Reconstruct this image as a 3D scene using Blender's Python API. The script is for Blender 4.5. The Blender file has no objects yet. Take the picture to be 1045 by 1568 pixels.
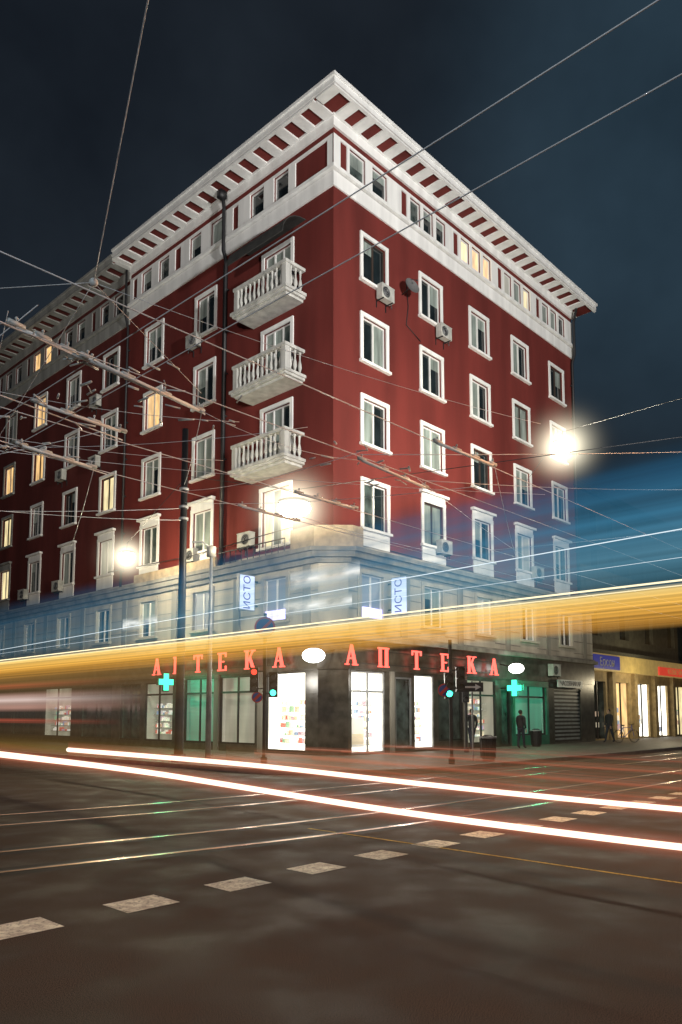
import bpy, bmesh, math, random
from mathutils import Vector, Matrix
random.seed(7)
scene = bpy.context.scene
# ------------------------------------------------------------------ helpers
class Fr:
    def __init__(s, o, d, n):
        s.o = Vector(o); s.d = Vector(d); s.n = Vector(n)
    def P(s, a, o, z):
        return Vector((s.o.x + s.d.x*a + s.n.x*o, s.o.y + s.d.y*a + s.n.y*o, z))
ang = math.radians(46.7)
dR = (math.cos(ang), math.sin(ang)); dL = (-math.sin(ang), math.cos(ang))
nR = (-dL[0], -dL[1]); nL = (-dR[0], -dR[1])
C = (-0.3, 28.5)
B = (C[0]+.7*(nR[0]+nL[0]), C[1]+.7*(nR[1]+nL[1]))
R = Fr(C, dR, nR); L = Fr(C, dL, nL)
BR = Fr(B, dR, nR); BL = Fr(B, dL, nL)

class MB:
    def __init__(s):
        s.v = []; s.f = []; s.m = []; s.mats = []; s.uv = {}
    def mi(s, mat):
        if mat not in s.mats: s.mats.append(mat)
        return s.mats.index(mat)
    def face(s, pts, mat, uv=None):
        b = len(s.v); s.v += [tuple(p) for p in pts]
        s.f.append(tuple(range(b, b+len(pts)))); s.m.append(s.mi(mat))
        if uv: s.uv[len(s.f)-1] = uv
    def prism(s, A, Bp, mat):
        n = len(A); b = len(s.v); s.v += [tuple(p) for p in A] + [tuple(p) for p in Bp]
        k = s.mi(mat)
        s.f.append(tuple(range(b, b+n))); s.m.append(k)
        s.f.append(tuple(range(b+2*n-1, b+n-1, -1))); s.m.append(k)
        for i in range(n):
            j = (i+1) % n
            s.f.append((b+i, b+n+i, b+n+j, b+j)); s.m.append(k)
    def box(s, fr, s0, s1, o0, o1, z0, z1, mat):
        A = [fr.P(s0, o0, z0), fr.P(s1, o0, z0), fr.P(s1, o1, z0), fr.P(s0, o1, z0)]
        Bp = [fr.P(s0, o0, z1), fr.P(s1, o0, z1), fr.P(s1, o1, z1), fr.P(s0, o1, z1)]
        s.prism(A, Bp, mat)
    def poly(s, fr, pts, o0, o1, mat):
        s.prism([fr.P(a, o0, z) for a, z in pts], [fr.P(a, o1, z) for a, z in pts], mat)
    def tube(s, pts, rad, mat, n=8):
        pts = [Vector(p) for p in pts]
        if not isinstance(rad, (list, tuple)): rad = [rad]*len(pts)
        b = len(s.v); k = s.mi(mat)
        for i, p in enumerate(pts):
            t = (pts[min(i+1, len(pts)-1)] - pts[max(i-1, 0)]).normalized()
            up = Vector((0, 0, 1)) if abs(t.z) < .9 else Vector((1, 0, 0))
            x = t.cross(up).normalized(); y = t.cross(x).normalized()
            for j in range(n):
                a = 2*math.pi*j/n
                s.v.append(tuple(p + (x*math.cos(a)+y*math.sin(a))*rad[i]))
        for i in range(len(pts)-1):
            for j in range(n):
                j2 = (j+1) % n
                s.f.append((b+i*n+j, b+i*n+j2, b+(i+1)*n+j2, b+(i+1)*n+j)); s.m.append(k)
        s.f.append(tuple(b+j for j in range(n))); s.m.append(k)
        s.f.append(tuple(b+(len(pts)-1)*n+j for j in range(n))[::-1]); s.m.append(k)
    def sph(s, c, r, mat, sc=(1, 1, 1), n=12, m=8):
        c = Vector(c); b = len(s.v); k = s.mi(mat)
        for i in range(m+1):
            th = math.pi*i/m
            for j in range(n):
                ph = 2*math.pi*j/n
                s.v.append((c.x+r*sc[0]*math.sin(th)*math.cos(ph), c.y+r*sc[1]*math.sin(th)*math.sin(ph), c.z+r*sc[2]*math.cos(th)))
        for i in range(m):
            for j in range(n):
                j2 = (j+1) % n
                s.f.append((b+i*n+j, b+(i+1)*n+j, b+(i+1)*n+j2, b+i*n+j2)); s.m.append(k)
    def make(s, name, parent=None, smooth=False):
        me = bpy.data.meshes.new(name); me.from_pydata(s.v, [], s.f)
        for m in s.mats: me.materials.append(m)
        me.polygons.foreach_set("material_index", s.m)
        if s.uv:
            ul = me.uv_layers.new(name="UVMap")
            for fi, uvs in s.uv.items():
                for li, u in zip(me.polygons[fi].loop_indices, uvs): ul.data[li].uv = u
        else:
            bm = bmesh.new(); bm.from_mesh(me)
            bmesh.ops.recalc_face_normals(bm, faces=bm.faces); bm.to_mesh(me); bm.free()
        if smooth: me.polygons.foreach_set("use_smooth", [True]*len(me.polygons))
        me.update()
        ob = bpy.data.objects.new(name, me); scene.collection.objects.link(ob)
        if parent: ob.parent = parent
        return ob
def empty(name):
    e = bpy.data.objects.new(name, None); scene.collection.objects.link(e); return e

# ------------------------------------------------------------------ materials
def mat(name, col, rough=.8, var=.15, scale=3., bump=0., bscale=60., metal=0., emit=None, estr=0., streak=False, spec=.5):
    m = bpy.data.materials.new(name); m.use_nodes = True
    nt = m.node_tree; p = nt.nodes["Principled BSDF"]
    p.inputs["Roughness"].default_value = rough; p.inputs["Metallic"].default_value = metal
    p.inputs["Specular IOR Level"].default_value = spec
    p.inputs["Base Color"].default_value = (*col, 1)
    tc = nt.nodes.new("ShaderNodeTexCoord")
    if var > 0:
        n = nt.nodes.new("ShaderNodeTexNoise"); n.inputs["Scale"].default_value = scale; n.inputs["Detail"].default_value = 6
        src = tc.outputs["Object"]
        if streak:
            mp = nt.nodes.new("ShaderNodeMapping"); mp.inputs["Scale"].default_value = (1, 1, .15)
            nt.links.new(src, mp.inputs[0]); src = mp.outputs[0]
        nt.links.new(src, n.inputs["Vector"])
        r = nt.nodes.new("ShaderNodeValToRGB")
        r.color_ramp.elements[0].position = .3; r.color_ramp.elements[1].position = .7
        r.color_ramp.elements[0].color = (*[c*(1-var) for c in col], 1)
        r.color_ramp.elements[1].color = (*[min(1, c*(1+var)) for c in col], 1)
        nt.links.new(n.outputs["Fac"], r.inputs[0]); nt.links.new(r.outputs[0], p.inputs["Base Color"])
    if bump > 0:
        n2 = nt.nodes.new("ShaderNodeTexNoise"); n2.inputs["Scale"].default_value = bscale; n2.inputs["Detail"].default_value = 4
        nt.links.new(tc.outputs["Object"], n2.inputs["Vector"])
        b = nt.nodes.new("ShaderNodeBump"); b.inputs["Strength"].default_value = bump; b.inputs["Distance"].default_value = .02
        nt.links.new(n2.outputs["Fac"], b.inputs["Height"]); nt.links.new(b.outputs[0], p.inputs["Normal"])
    if emit:
        p.inputs["Emission Color"].default_value = (*emit, 1); p.inputs["Emission Strength"].default_value = estr
    return m
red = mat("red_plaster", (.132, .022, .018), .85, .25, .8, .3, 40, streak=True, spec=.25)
red2 = mat("red_plaster_less_lit", (.105, .022, .019), .85, .28, .8, .3, 40, streak=True, spec=.25)  # same red, darkened in colour for the less lit far section
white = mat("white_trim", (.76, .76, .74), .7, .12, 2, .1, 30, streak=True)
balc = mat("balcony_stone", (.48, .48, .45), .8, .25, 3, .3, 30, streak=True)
whitedim = mat("less_lit_white_trim", (.3, .3, .28), .8, .25, 2, .2, 30, streak=True)  # white trim with weaker light painted in as a darker colour
stone = mat("beige_stone", (.36, .33, .27), .8, .3, 1.2, .35, 25, streak=True)
stone_d = mat("weathered_stone", (.19, .18, .155), .85, .45, 1.5, .4, 25, streak=True)
marble = mat("dark_marble", (.055, .052, .045), .28, .55, 3)
blackm = mat("black_metal", (.015, .015, .017), .5, .2)
greym = mat("grey_metal", (.3, .31, .32), .45, .2, metal=.3)
pvc = mat("window_sash_white", (.7, .7, .68), .4, .05)
sash_brown = mat("window_sash_brown", (.05, .035, .028), .5, .1)
acw = mat("ac_housing", (.4, .4, .37), .5, .25)
glass = mat("dark_glass", (.012, .018, .02), .06, .4, 1.5, spec=.9)
room = mat("dim_room_glass", (.06, .08, .075), .1, .6, 2.5, spec=.8)
curtain = mat("curtain_behind_glass", (.2, .24, .22), .25, .45, 4, streak=True, emit=(.6, .6, .5), estr=.03)
def litmat(name, col, st, scale=5.):
    m = bpy.data.materials.new(name); m.use_nodes = True; nt = m.node_tree
    p = nt.nodes["Principled BSDF"]; p.inputs["Base Color"].default_value = (.3, .3, .3, 1); p.inputs["Roughness"].default_value = .3
    tc = nt.nodes.new("ShaderNodeTexCoord"); mp = nt.nodes.new("ShaderNodeMapping"); mp.inputs["Scale"].default_value = (1, 1, .2)
    n = nt.nodes.new("ShaderNodeTexNoise"); n.inputs["Scale"].default_value = scale
    r = nt.nodes.new("ShaderNodeMapRange"); r.inputs["From Min"].default_value = .3; r.inputs["From Max"].default_value = .7
    r.inputs["To Min"].default_value = st*.45; r.inputs["To Max"].default_value = st*1.2
    nt.links.new(tc.outputs["Object"], mp.inputs[0]); nt.links.new(mp.outputs[0], n.inputs["Vector"])
    nt.links.new(n.outputs["Fac"], r.inputs["Value"]); nt.links.new(r.outputs[0], p.inputs["Emission Strength"])
    p.inputs["Emission Color"].default_value = (*col, 1)
    return m
litwarm = litmat("lit_curtain_warm", (1, .6, .22), 1.1)
litcream = litmat("lit_curtain_cream", (1, .82, .42), 1.0)
litshop = litmat("lit_shop_wall", (1, .96, .82), 3.2, 2)
litdim = litmat("dim_shop_glass", (.62, .6, .42), .4, 2)
litgreen = litmat("green_shop_glass", (.06, .6, .34), .28, 1.5)
litviolet = litmat("violet_lit_glass", (.5, .45, 1), 4.5, 2)
litblue = litmat("blue_lit_glass", (.1, .25, .5), .2, 2)
def emis(name, col, st):
    m = bpy.data.materials.new(name); m.use_nodes = True; nt = m.node_tree; nt.nodes.clear()
    o = nt.nodes.new("ShaderNodeOutputMaterial"); e = nt.nodes.new("ShaderNodeEmission")
    e.inputs[0].default_value = (*col, 1); e.inputs[1].default_value = st
    nt.links.new(e.outputs[0], o.inputs[0]); return m
neonred = emis("red_neon", (1, .1, .075), 3.4)
neongreen = emis("green_neon", (.05, 1, .5), 3.2)
lampwhite = emis("lamp_lens", (1, .93, .72), 60)
ballwhite = emis("globe_lamp", (1, .97, .9), 8)
sigred = emis("signal_red", (1, .05, .03), 3); siggreen = emis("signal_green", (.05, 1, .6), 6)
signwhite = emis("lightbox_white", (.68, .78, 1), 1.9)
purple = emis("lightbox_letters", (.15, .08, .7), .8)

# ------------------------------------------------------------------ wall + windows
def wall(mb, fr, s0, s1, z0, z1, ops, out, depth, m, revm=None):
    revm = revm or m
    ops = [o for o in ops if o[0] > s0-.001 and o[1] < s1+.001]
    S = sorted({s0, s1} | {o[0] for o in ops} | {o[1] for o in ops})
    Z = sorted({z0, z1} | {o[2] for o in ops} | {o[3] for o in ops})
    for j in range(len(Z)-1):
        zc = (Z[j]+Z[j+1])/2; run = None
        for i in range(len(S)-1):
            sc = (S[i]+S[i+1])/2
            hole = any(o[0] < sc < o[1] and o[2] < zc < o[3] for o in ops)
            if not hole: run = S[i] if run is None else run
            if run is not None and (hole or i == len(S)-2):
                e = S[i] if hole else S[i+1]
                mb.face([fr.P(run, out, Z[j]), fr.P(e, out, Z[j]), fr.P(e, out, Z[j+1]), fr.P(run, out, Z[j+1])], m); run = None
    for a, b, c, d in ops:
        q = out-depth
        mb.face([fr.P(a, out, c), fr.P(a, q, c), fr.P(a, q, d), fr.P(a, out, d)], revm)
        mb.face([fr.P(b, out, c), fr.P(b, q, c), fr.P(b, q, d), fr.P(b, out, d)], revm)
        mb.face([fr.P(a, out, c), fr.P(b, out, c), fr.P(b, q, c), fr.P(a, q, c)], revm)
        mb.face([fr.P(a, out, d), fr.P(b, out, d), fr.P(b, q, d), fr.P(a, q, d)], revm)
def sash(W, G, fr, a, b, z0, z1, o, n=2, gm=None, frame=pvc, t=.055):
    W.box(fr, a, a+t, o-.04, o+.04, z0, z1, frame); W.box(fr, b-t, b, o-.04, o+.04, z0, z1, frame)
    W.box(fr, a+t, b-t, o-.04, o+.04, z0, z0+t, frame); W.box(fr, a+t, b-t, o-.04, o+.04, z1-t, z1, frame)
    cuts = [a+(b-a)*i/n for i in range(n+1)]
    for i in range(1, n): W.box(fr, cuts[i]-.04, cuts[i]+.04, o-.045, o+.05, z0+t, z1-t, frame)
    for i in range(n):
        g = gm if (gm and not isinstance(gm, list)) else random.choice([glass, glass, room, curtain] if not gm else gm)
        zz = z1-(z1-z0)*random.choice([0, 0, 0, .3, .5]) if g in (glass, room) else z1
        G.face([fr.P(cuts[i], o, z0), fr.P(cuts[i+1], o, z0), fr.P(cuts[i+1], o, zz), fr.P(cuts[i], o, zz)], g)
        if zz < z1: G.face([fr.P(cuts[i], o, zz), fr.P(cuts[i+1], o, zz), fr.P(cuts[i+1], o, z1), fr.P(cuts[i], o, z1)], curtain)
def window(W, G, fr, sc, z0, z1, w, gm=None, ped=False, apron=False, tr=white, n=2, frame=pvc):
    a, b = sc-w/2, sc+w/2; t = .17
    W.box(fr, a-t, a, .002, .06, z0, z1, tr); W.box(fr, b, b+t, .002, .06, z0, z1, tr)
    W.box(fr, a-t, b+t, .002, .07, z1, z1+t, tr)
    W.box(fr, a-t-.05, b+t+.05, .002, .16, z0-.11, z0, tr)
    if ped:
        W.box(fr, a-t+.03, b+t-.03, .002, .055, z1+t, z1+t+.22, tr)
        W.box(fr, a-t-.1, b+t+.1, .002, .2, z1+t+.22, z1+t+.34, tr)
    if apron:
        W.box(fr, a-t+.03, b+t-.03, .002, .05, z0-.75, z0-.11, tr)
    sash(W, G, fr, a, b, z0, z1, -.12, n, gm, frame)
    return (a, b, z0, z1)

bld = empty("apartment_building")
WL = MB(); TR = MB(); GL = MB()
RIGHT = [2.47, 6.45, 10.46, 14.42, 18.5]
LEFT = [8.38, 12.75, 17.0, 21.25, 25.5, 29.8, 34.1, 38.4, 42.6]
TOPS = [21.65, 18.15, 14.65, 11.15]
opsR = []; opsL = []; lit = {(1, 12.75): litwarm, (2, 17.0): litcream, (0, 25.5): [litwarm, curtain], (1, 25.5): litwarm, (1, 29.8): litwarm, (2, 29.8): litcream, (3, 29.8): litcream, (2, 34.1): litwarm, (3, 34.1): litcream, (3, 17.0): [litdim, curtain], (3, 8.38): [litdim, curtain], (0, 34.1): litwarm}
for ri, zt in enumerate(TOPS):
    for k, sc in enumerate(RIGHT):
        gm = [curtain, glass] if random.random() < .3 else None
        if ri == 3 and k in (1, 3): gm = [litdim, curtain]
        opsR.append(window(TR, GL, R, sc, zt-2.08, zt-.18, 1.47, gm, ped=(ri == 3 and k > 0), apron=(ri == 3), frame=sash_brown if (ri+k) % 4 == 0 else pvc))
    for sc in LEFT:
        opsL.append(window(TR, GL, L, sc, zt-2.08, zt-.18, 1.38, lit.get((ri, sc)), ped=(ri == 3), apron=(ri == 3), frame=sash_brown if random.random() < .25 else pvc, tr=white if sc < 28 else whitedim))
    zb = zt-2.9 if ri < 3 else zt-2.6
    opsL.append(window(TR, GL, L, 3.3, zb, zt-.18, 1.7, [glass, curtain, room] if ri != 3 else [litcream, curtain], n=3))
def attic(fr, cs, z0=23.72, z1=24.92, w=.78, gm=None):
    o = []
    for c in cs:
        sash(TR, GL, fr, c-w/2, c+w/2, z0, z1, -.1, 1, gm, t=.06); o.append((c-w/2, c+w/2, z0, z1))
    return o
atR = attic(R, [1.4, 2.83], w=1.0, gm=[glass, room])
for i, c in enumerate([6.3, 10.3, 14.3, 18.35]):
    atR += attic(R, [c-.98, c, c+.98], gm=[litcream, litwarm] if i == 1 else ([litdim, litcream, curtain] if i == 2 else None))
panR = [(.35, .75, 23.75, 24.9)] + [(4.3+4*i, 4.7+4*i, 23.75, 24.9) for i in range(4)]
atL = attic(L, [3.1, 4.7], w=.95, gm=[glass, curtain]); panL = [(.3, 2.2, 23.75, 24.9), (6.0, 6.4, 23.75, 24.9)]
atL += attic(L, [7.6, 9.3], w=.95); panL.append((10.5, 11.0, 23.75, 24.9)); atL += attic(L, [12.0, 13.6], w=.95, gm=[glass, room])
panL.append((14.5, 14.9, 23.75, 24.9))
atL2 = []; panL2 = []
for i in range(8):
    b0 = 15.6+4.2*i
    atL2 += attic(L, [b0+.8, b0+2.3], 23.5, 24.7, .95, gm=litwarm if i in (2,) else None); panL2.append((b0+3.3, b0+3.7, 23.5, 24.7))
wall(WL, R, 0, 20.6, 7.9, 25.8, opsR+atR, 0, .3, red)
wall(WL, L, 0, 15.2, 7.9, 25.8, [o for o in opsL+atL if o[1] < 15.2], 0, .3, red)
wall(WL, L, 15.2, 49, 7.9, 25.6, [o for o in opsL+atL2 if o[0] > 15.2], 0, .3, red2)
WL.box(R, 20.6, 20.62, -16, 0, 0, 25.8, red)
wall(TR, R, -.06, 20.6, 23.6, 25.03, atR+panR, .06, .06, white)
wall(TR, L, 0, 15.2, 23.6, 25.03, atL+panL, .06, .06, white)
wall(TR, L, 15.2, 49, 23.35, 24.8, atL2+panL2, .05, .05, whitedim)
def band(fr, s0, s1, o, z0, z1, m):
    TR.box(fr, (-o if fr is R else 0) if s0 == 0 else s0, s1, .001, o, z0, z1, m)
for fr, s0, s1, m, dz in ((R, 0, 20.7, white, 0), (L, 0, 15.2, white, 0), (L, 15.21, 49, whitedim, -.25)):
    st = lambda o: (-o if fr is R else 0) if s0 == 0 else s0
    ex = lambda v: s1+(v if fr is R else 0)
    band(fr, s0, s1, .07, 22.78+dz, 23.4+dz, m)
    band(fr, s0, s1, .2, 23.45+dz, 23.6+dz, m)
    band(fr, s0, s1, .1, 25.32+dz, 25.72+dz, m)
    TR.box(fr, st(1.1), ex(.75), .001, 1.1, 25.8+dz, 25.86+dz, red if dz == 0 else red2)
    TR.box(fr, st(1.17), ex(.86), 1.03, 1.17, 25.73+dz, 25.8+dz, m)
    TR.box(fr, st(1.18), ex(.87), .001, 1.18, 25.862+dz, 26.1+dz, m)
    TR.box(fr, st(1.25), ex(.95), .001, 1.25, 26.1+dz, 26.22+dz, m)
    TR.box(fr, st(.16), ex(.2), .001, .16, 25.72+dz, 25.8+dz, m)
    n = int((s1-s0)/1.0)
    for i in range(n+1):
        c = s0+.15+i*1.0
        if c+.25 < s1+.6: TR.box(fr, c-.24, c+.24, .16, 1.03, 25.73+dz, 25.8+dz, m)
TR.box(R, -1.17, -.75, .16, 1.03, 25.73, 25.8, white)
TR.box(R, -.12, 20.6, -.4, .0, 25.8, 26.2, white)
TR.box(R, 20.7, 21.5, -3, 0, 25.8, 26.22, white)
TR.box(R, -.02, 20.6, -16, -.4, 25.8, 26.15, blackm)
TR.box(L, 15, 49, -14, 0, 25.6, 25.95, blackm)
# --- stone base
ch = .8
def cband(o0, o1, z0, z1, m, sr=21.3, sl=49.7):
    TR.box(BR, ch, sr, o0, o1, z0, z1, m); TR.box(BL, ch, sl, o0, o1, z0, z1, m)
    TR.prism([BR.P(ch, o0, z0), BR.P(ch, o1, z0), BL.P(ch, o1, z0), BL.P(ch, o0, z0)],
             [BR.P(ch, o0, z1), BR.P(ch, o1, z1), BL.P(ch, o1, z1), BL.P(ch, o0, z1)], m)
opsBR = []; opsBL = []
for k, sc in enumerate([2.15, 6.1, 10.1, 14.1, 18.1]):
    opsBR.append(window(TR, GL, BR, sc, 5.3, 7.0, 1.3, litblue if k == 0 else ([litdim, curtain] if k == 2 else None), tr=stone, n=2))
for k, sc in enumerate([3.2, 8.0, 12.3, 16.5, 20.8, 25, 29.3, 33.5, 38, 42]):
    opsBL.append(window(TR, GL, BL, sc, 5.3, 7.0, 1.3, litblue if k < 2 else None, tr=stone, n=2))
GL.box(BR, 1.55, 2.75, -.09, .0, 5.34, 5.72, litviolet)
GL.box(BL, 2.6, 3.8, -.09, .0, 5.34, 5.72, litviolet)
wall(WL, BR, ch, 21.3, 4.6, 7.3, opsBR, 0, .3, stone); wall(WL, BL, ch, 49.7, 4.6, 7.3, opsBL, 0, .3, stone)
WL.face([BR.P(ch, 0, 4.6), BL.P(ch, 0, 4.6), BL.P(ch, 0, 7.3), BR.P(ch, 0, 7.3)], stone)
cband(-.7, .15, 7.3, 7.5, stone_d); cband(-.7, .32, 7.5, 7.72, stone_d); cband(-.7, .42, 7.72, 7.88, stone_d)
cband(-.3, .12, 4.6, 4.7, stone_d); cband(-.3, .3, 4.42, 4.6, stone_d)
cband(-.3, .06, 3.3, 4.42, marble)
for s in [4.1, 8.1, 12.1, 16.1, 20.3]: TR.box(BR, s-.2, s+.2, .002, .05, 4.7, 7.3, stone_d)
for s in [1.4, 5.6, 10.1, 14.4, 18.6, 22.9, 27.1, 31.4]: TR.box(BL, s-.2, s+.2, .002, .05, 4.7, 7.3, stone_d)
for z in (4.95, 5.6, 6.25, 6.9):
    for fr, ops, e in ((BR, opsBR, 21.3), (BL, opsBL, 49.7)):
        xs = [ch]+[v for o in sorted(ops) for v in (o[0]-.2, o[1]+.2)]+[e]
        for i in range(0, len(xs), 2):
            if xs[i+1]-xs[i] > .1: TR.box(fr, xs[i], xs[i+1], .001, .02, z, z+.03, stone_d)
band(R, 0, 20.6, .05, 8.0, 8.3, stone); band(L, 0, 49, .05, 8.0, 8.3, stone)
cream = mat("terrace_parapet", (.34, .27, .18), .8, .3)
TR.box(BL, .9, 2.2, .0, .14, 7.88, 8.75, cream); TR.box(BR, .9, 1.5, .0, .14, 7.88, 8.75, cream)
TR.prism([BR.P(.9, 0, 7.88), BR.P(.9, .14, 7.88), BL.P(.9, .14, 7.88), BL.P(.9, 0, 7.88)], [BR.P(.9, 0, 8.75), BR.P(.9, .14, 8.75), BL.P(.9, .14, 8.75), BL.P(.9, 0, 8.75)], cream)
TR.box(BL, 7.0, 13.5, -.02, .1, 7.88, 8.4, cream)
for i in range(12): TR.tube([BL.P(2.6+i*.38, .07, 7.88), BL.P(2.6+i*.38, .07, 8.5)], .015, blackm, 5)
TR.box(BL, 2.6, 7.0, .05, .09, 8.5, 8.54, blackm)
# --- ground floor shopfronts
shopR = [(.95, 2.89, .14, 3.25), (3.55, 4.6, .3, 3.1), (4.75, 6.1, .2, 3.25), (6.4, 8.2, .5, 3.1), (8.56, 10.9, .3, 3.2), (11.4, 12.2, .14, 2.8), (12.5, 15.6, .6, 3.1), (16.6, 19.6, .2, 3.0)]
shopL = [(1.45, 3.7, .2, 3.25), (4.35, 6.65, .4, 3.2), (7.0, 9.2, .4, 3.2), (10.1, 12.4, .4, 3.1), (12.8, 14.6, .4, 3.1)] + [(15.4+i*4.2, 18.6+i*4.2, .4, 3.1) for i in range(8)]
wall(WL, BR, ch, 21.3, 0, 3.3, shopR, 0, .12, marble); wall(WL, BL, ch, 49.7, 0, 3.3, shopL, 0, .12, marble)
WL.face([BR.P(ch, 0, 0), BL.P(ch, 0, 0), BL.P(ch, 0, 3.3), BR.P(ch, 0, 3.3)], marble)
goods = [mat("goods_%d" % i, c, .5, .1, emit=c, estr=.55) for i, c in enumerate([(.6, .16, .12), (.3, .4, .55), (.3, .5, .32), (.8, .7, .5), (.55, .4, .45), (.9, .88, .8), (.95, .93, .85), (.85, .75, .6), (.7, .5, .35), (.95, .9, .75)])]
pcard = goods[5]
def interior(fr, o, back, shelves=True, dense=.8, dep=.75):
    a, b, c, d = o
    GL.face([fr.P(a, -dep, c), fr.P(b, -dep, c), fr.P(b, -dep, d), fr.P(a, -dep, d)], back)
    for x in (a, b): GL.face([fr.P(x, -.12, c), fr.P(x, -dep, c), fr.P(x, -dep, d), fr.P(x, -.12, d)], back)
    for z in (c, d): GL.face([fr.P(a, -.12, z), fr.P(b, -.12, z), fr.P(b, -dep, z), fr.P(a, -dep, z)], back)
    if shelves:
        z = c+.3
        while z < min(d-.5, 2.2):
            GL.box(fr, a+.08, b-.08, -dep+.02, -dep+.3, z, z+.025, pvc)
            x = a+.12
            while x < b-.25:
                w = random.uniform(.04, .11); h = random.uniform(.07, .22)
                if random.random() < dense: GL.box(fr, x, x+w, -dep+.06, -dep+.24, z+.026, z+.03+h, random.choice(goods))
                x += w+random.uniform(.01, .07)
            z += .3
def frontframe(fr, o, m=greym, n=2, trans=None):
    a, b, c, d = o
    TR.box(fr, a, a+.06, -.1, -.03, c, d, m); TR.box(fr, b-.06, b, -.1, -.03, c, d, m)
    TR.box(fr, a+.06, b-.06, -.1, -.03, d-.06, d, m); TR.box(fr, a+.06, b-.06, -.1, -.03, c, c+.08, m)
    for i in range(1, n): x = a+(b-a)*i/n; TR.box(fr, x-.03, x+.03, -.1, -.03, c+.08, d-.06, m)
    if trans: TR.box(fr, a+.06, b-.06, -.11, -.02, trans, trans+.08, m)
for i, o in enumerate(shopR):
    if i in (0, 2): interior(BR, o, litshop, True, .6)
    elif i == 4: interior(BR, o, litdim, True, .6)
    elif i == 6: interior(BR, o, litgreen, False, dep=.2)
    elif i == 7: pass
    else: interior(BR, o, room, False, dep=.15)
    frontframe(BR, o, greym if i < 3 else blackm, 2 if i in (0, 4, 6) else 1, 2.45 if i in (0, 4, 6) else None)
GL.box(BR, 1.05, 1.8, -.16, -.12, .4, 1.5, pcard); GL.box(BR, 1.1, 1.75, -.119, -.115, .5, .9, goods[3])
for s in (3.3, 8.38): TR.box(BR, s-.13, s+.13, .001, .06, .0, 3.3, stone_d)
for s in (4.0, 6.85, 9.6): TR.box(BL, s-.16, s+.16, .001, .06, .0, 3.3, stone_d)
greenp = mat("green_panel", (.02, .13, .09), .4, .3)
TR.box(BR, 12.3, 15.8, .0, .12, 3.0, 3.28, greenp); TR.box(BR, 12.3, 12.5, .0, .1, .1, 3.0, greenp); TR.box(BR, 15.6, 15.8, .0, .1, .1, 3.0, greenp); TR.box(BR, 12.5, 15.6, .0, .1, .1, .6, greenp)
for i in range(28): TR.box(BR, 16.6, 19.6, -.12, -.06 if i % 2 else -.09, .2+i*.1, .3+i*.1, greym if i % 2 else blackm)
for i, o in enumerate(shopL):
    if i == 0: interior(BL, o, litshop, True, .7)
    elif i == 1: interior(BL, o, litdim, False, dep=.3)
    elif i == 2: interior(BL, o, litgreen, False, dep=.3)
    elif i % 3 == 0: interior(BL, o, litdim, True, .6)
    else: interior(BL, o, room, False, dep=.2)
    frontframe(BL, o, blackm, 2 if i else 1, 2.5 if i else None)
# --- balconies
for zb in (18.5, 15.0, 11.5):
    s0, s1, D = 1.65, 4.95, 1.05
    TR.box(L, s0-.12, s1+.12, .0, D+.12, zb+.2, zb+.32, balc)
    TR.box(L, s0-.05, s1+.05, .0, D+.05, zb+.1, zb+.2, balc)
    TR.box(L, s0+.08, s1-.08, .0, D-.08, zb, zb+.1, balc)
    zt = zb+1.3
    for a in (s0, s1-.24): TR.box(L, a, a+.24, D-.24, D, zb+.32, zt, balc)
    TR.box(L, s0-.04, s1+.04, D-.22, D+.04, zt, zt+.13, balc)
    for a in (s0, s1-.2): TR.box(L, a-.04 if a == s0 else a, a+.2 if a == s0 else a+.24, .0, D-.22, zt, zt+.13, balc)
    TR.box(L, s0+.24, s1-.24, D-.18, D-.04, zb+.32, zb+.42, balc)
    prof = [(0, .05), (.12, .05), (.14, .035), (.3, .085), (.45, .07), (.62, .032), (.78, .04), (.86, .055), (.92, .055)]
    n = 10
    for i in range(n):
        c = s0+.24+(s1-s0-.48)*(i+.5)/n
        TR.tube([L.P(c, D-.11, zb+.42+h*.96) for h, r in prof], [r for h, r in prof], balc, 8)
    for a in (s0+.1, s1-.1):
        for i in range(3):
            TR.tube([L.P(a, .15+.27*i, zb+.32+h*1.06) for h, r in prof], [r for h, r in prof], balc, 8)
    TR.box(L, 2.0, 2.5, .3, .7, zb+.32, zb+1.0, acw)
aw = mat("awning_fabric", (.03, .03, .028), .9, .3)
for i in range(6):
    a0 = math.pi/2*i/6; a1 = math.pi/2*(i+1)/6
    TR.prism([L.P(1.6, 1.3*math.sin(a0), 21.0+1.1*math.cos(a0)), L.P(5.2, 1.3*math.sin(a0), 21.0+1.1*math.cos(a0)), L.P(5.2, 1.3*math.sin(a1), 21.0+1.1*math.cos(a1)), L.P(1.6, 1.3*math.sin(a1), 21.0+1.1*math.cos(a1))],
             [L.P(1.6, 1.27*math.sin(a0), 20.97+1.1*math.cos(a0)), L.P(5.2, 1.27*math.sin(a0), 20.97+1.1*math.cos(a0)), L.P(5.2, 1.27*math.sin(a1), 20.97+1.1*math.cos(a1)), L.P(1.6, 1.27*math.sin(a1), 20.97+1.1*math.cos(a1))], aw)
PI = MB()
PI.tube([L.P(6.75, .45, 25.7), L.P(6.75, .3, 25.0), L.P(6.75, .3, 23.7), L.P(6.75, .3, 22.9), L.P(6.75, .13, 22.4), L.P(6.75, .13, 7.9)], .085, blackm)
PI.box(L, 6.6, 6.9, .25, .6, 25.35, 25.7, blackm)
PI.tube([R.P(20.35, .5, 25.7), R.P(20.35, .3, 24.9), R.P(20.35, .3, 22.9), R.P(20.35, .13, 22.4), R.P(20.35, .13, 7.9)], .08, blackm)
PI.tube([L.P(15.2, .3, 25.5), L.P(15.2, .3, 22.9), L.P(15.2, .12, 22.3), L.P(15.2, .12, 7.9)], .06, blackm)
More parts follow.
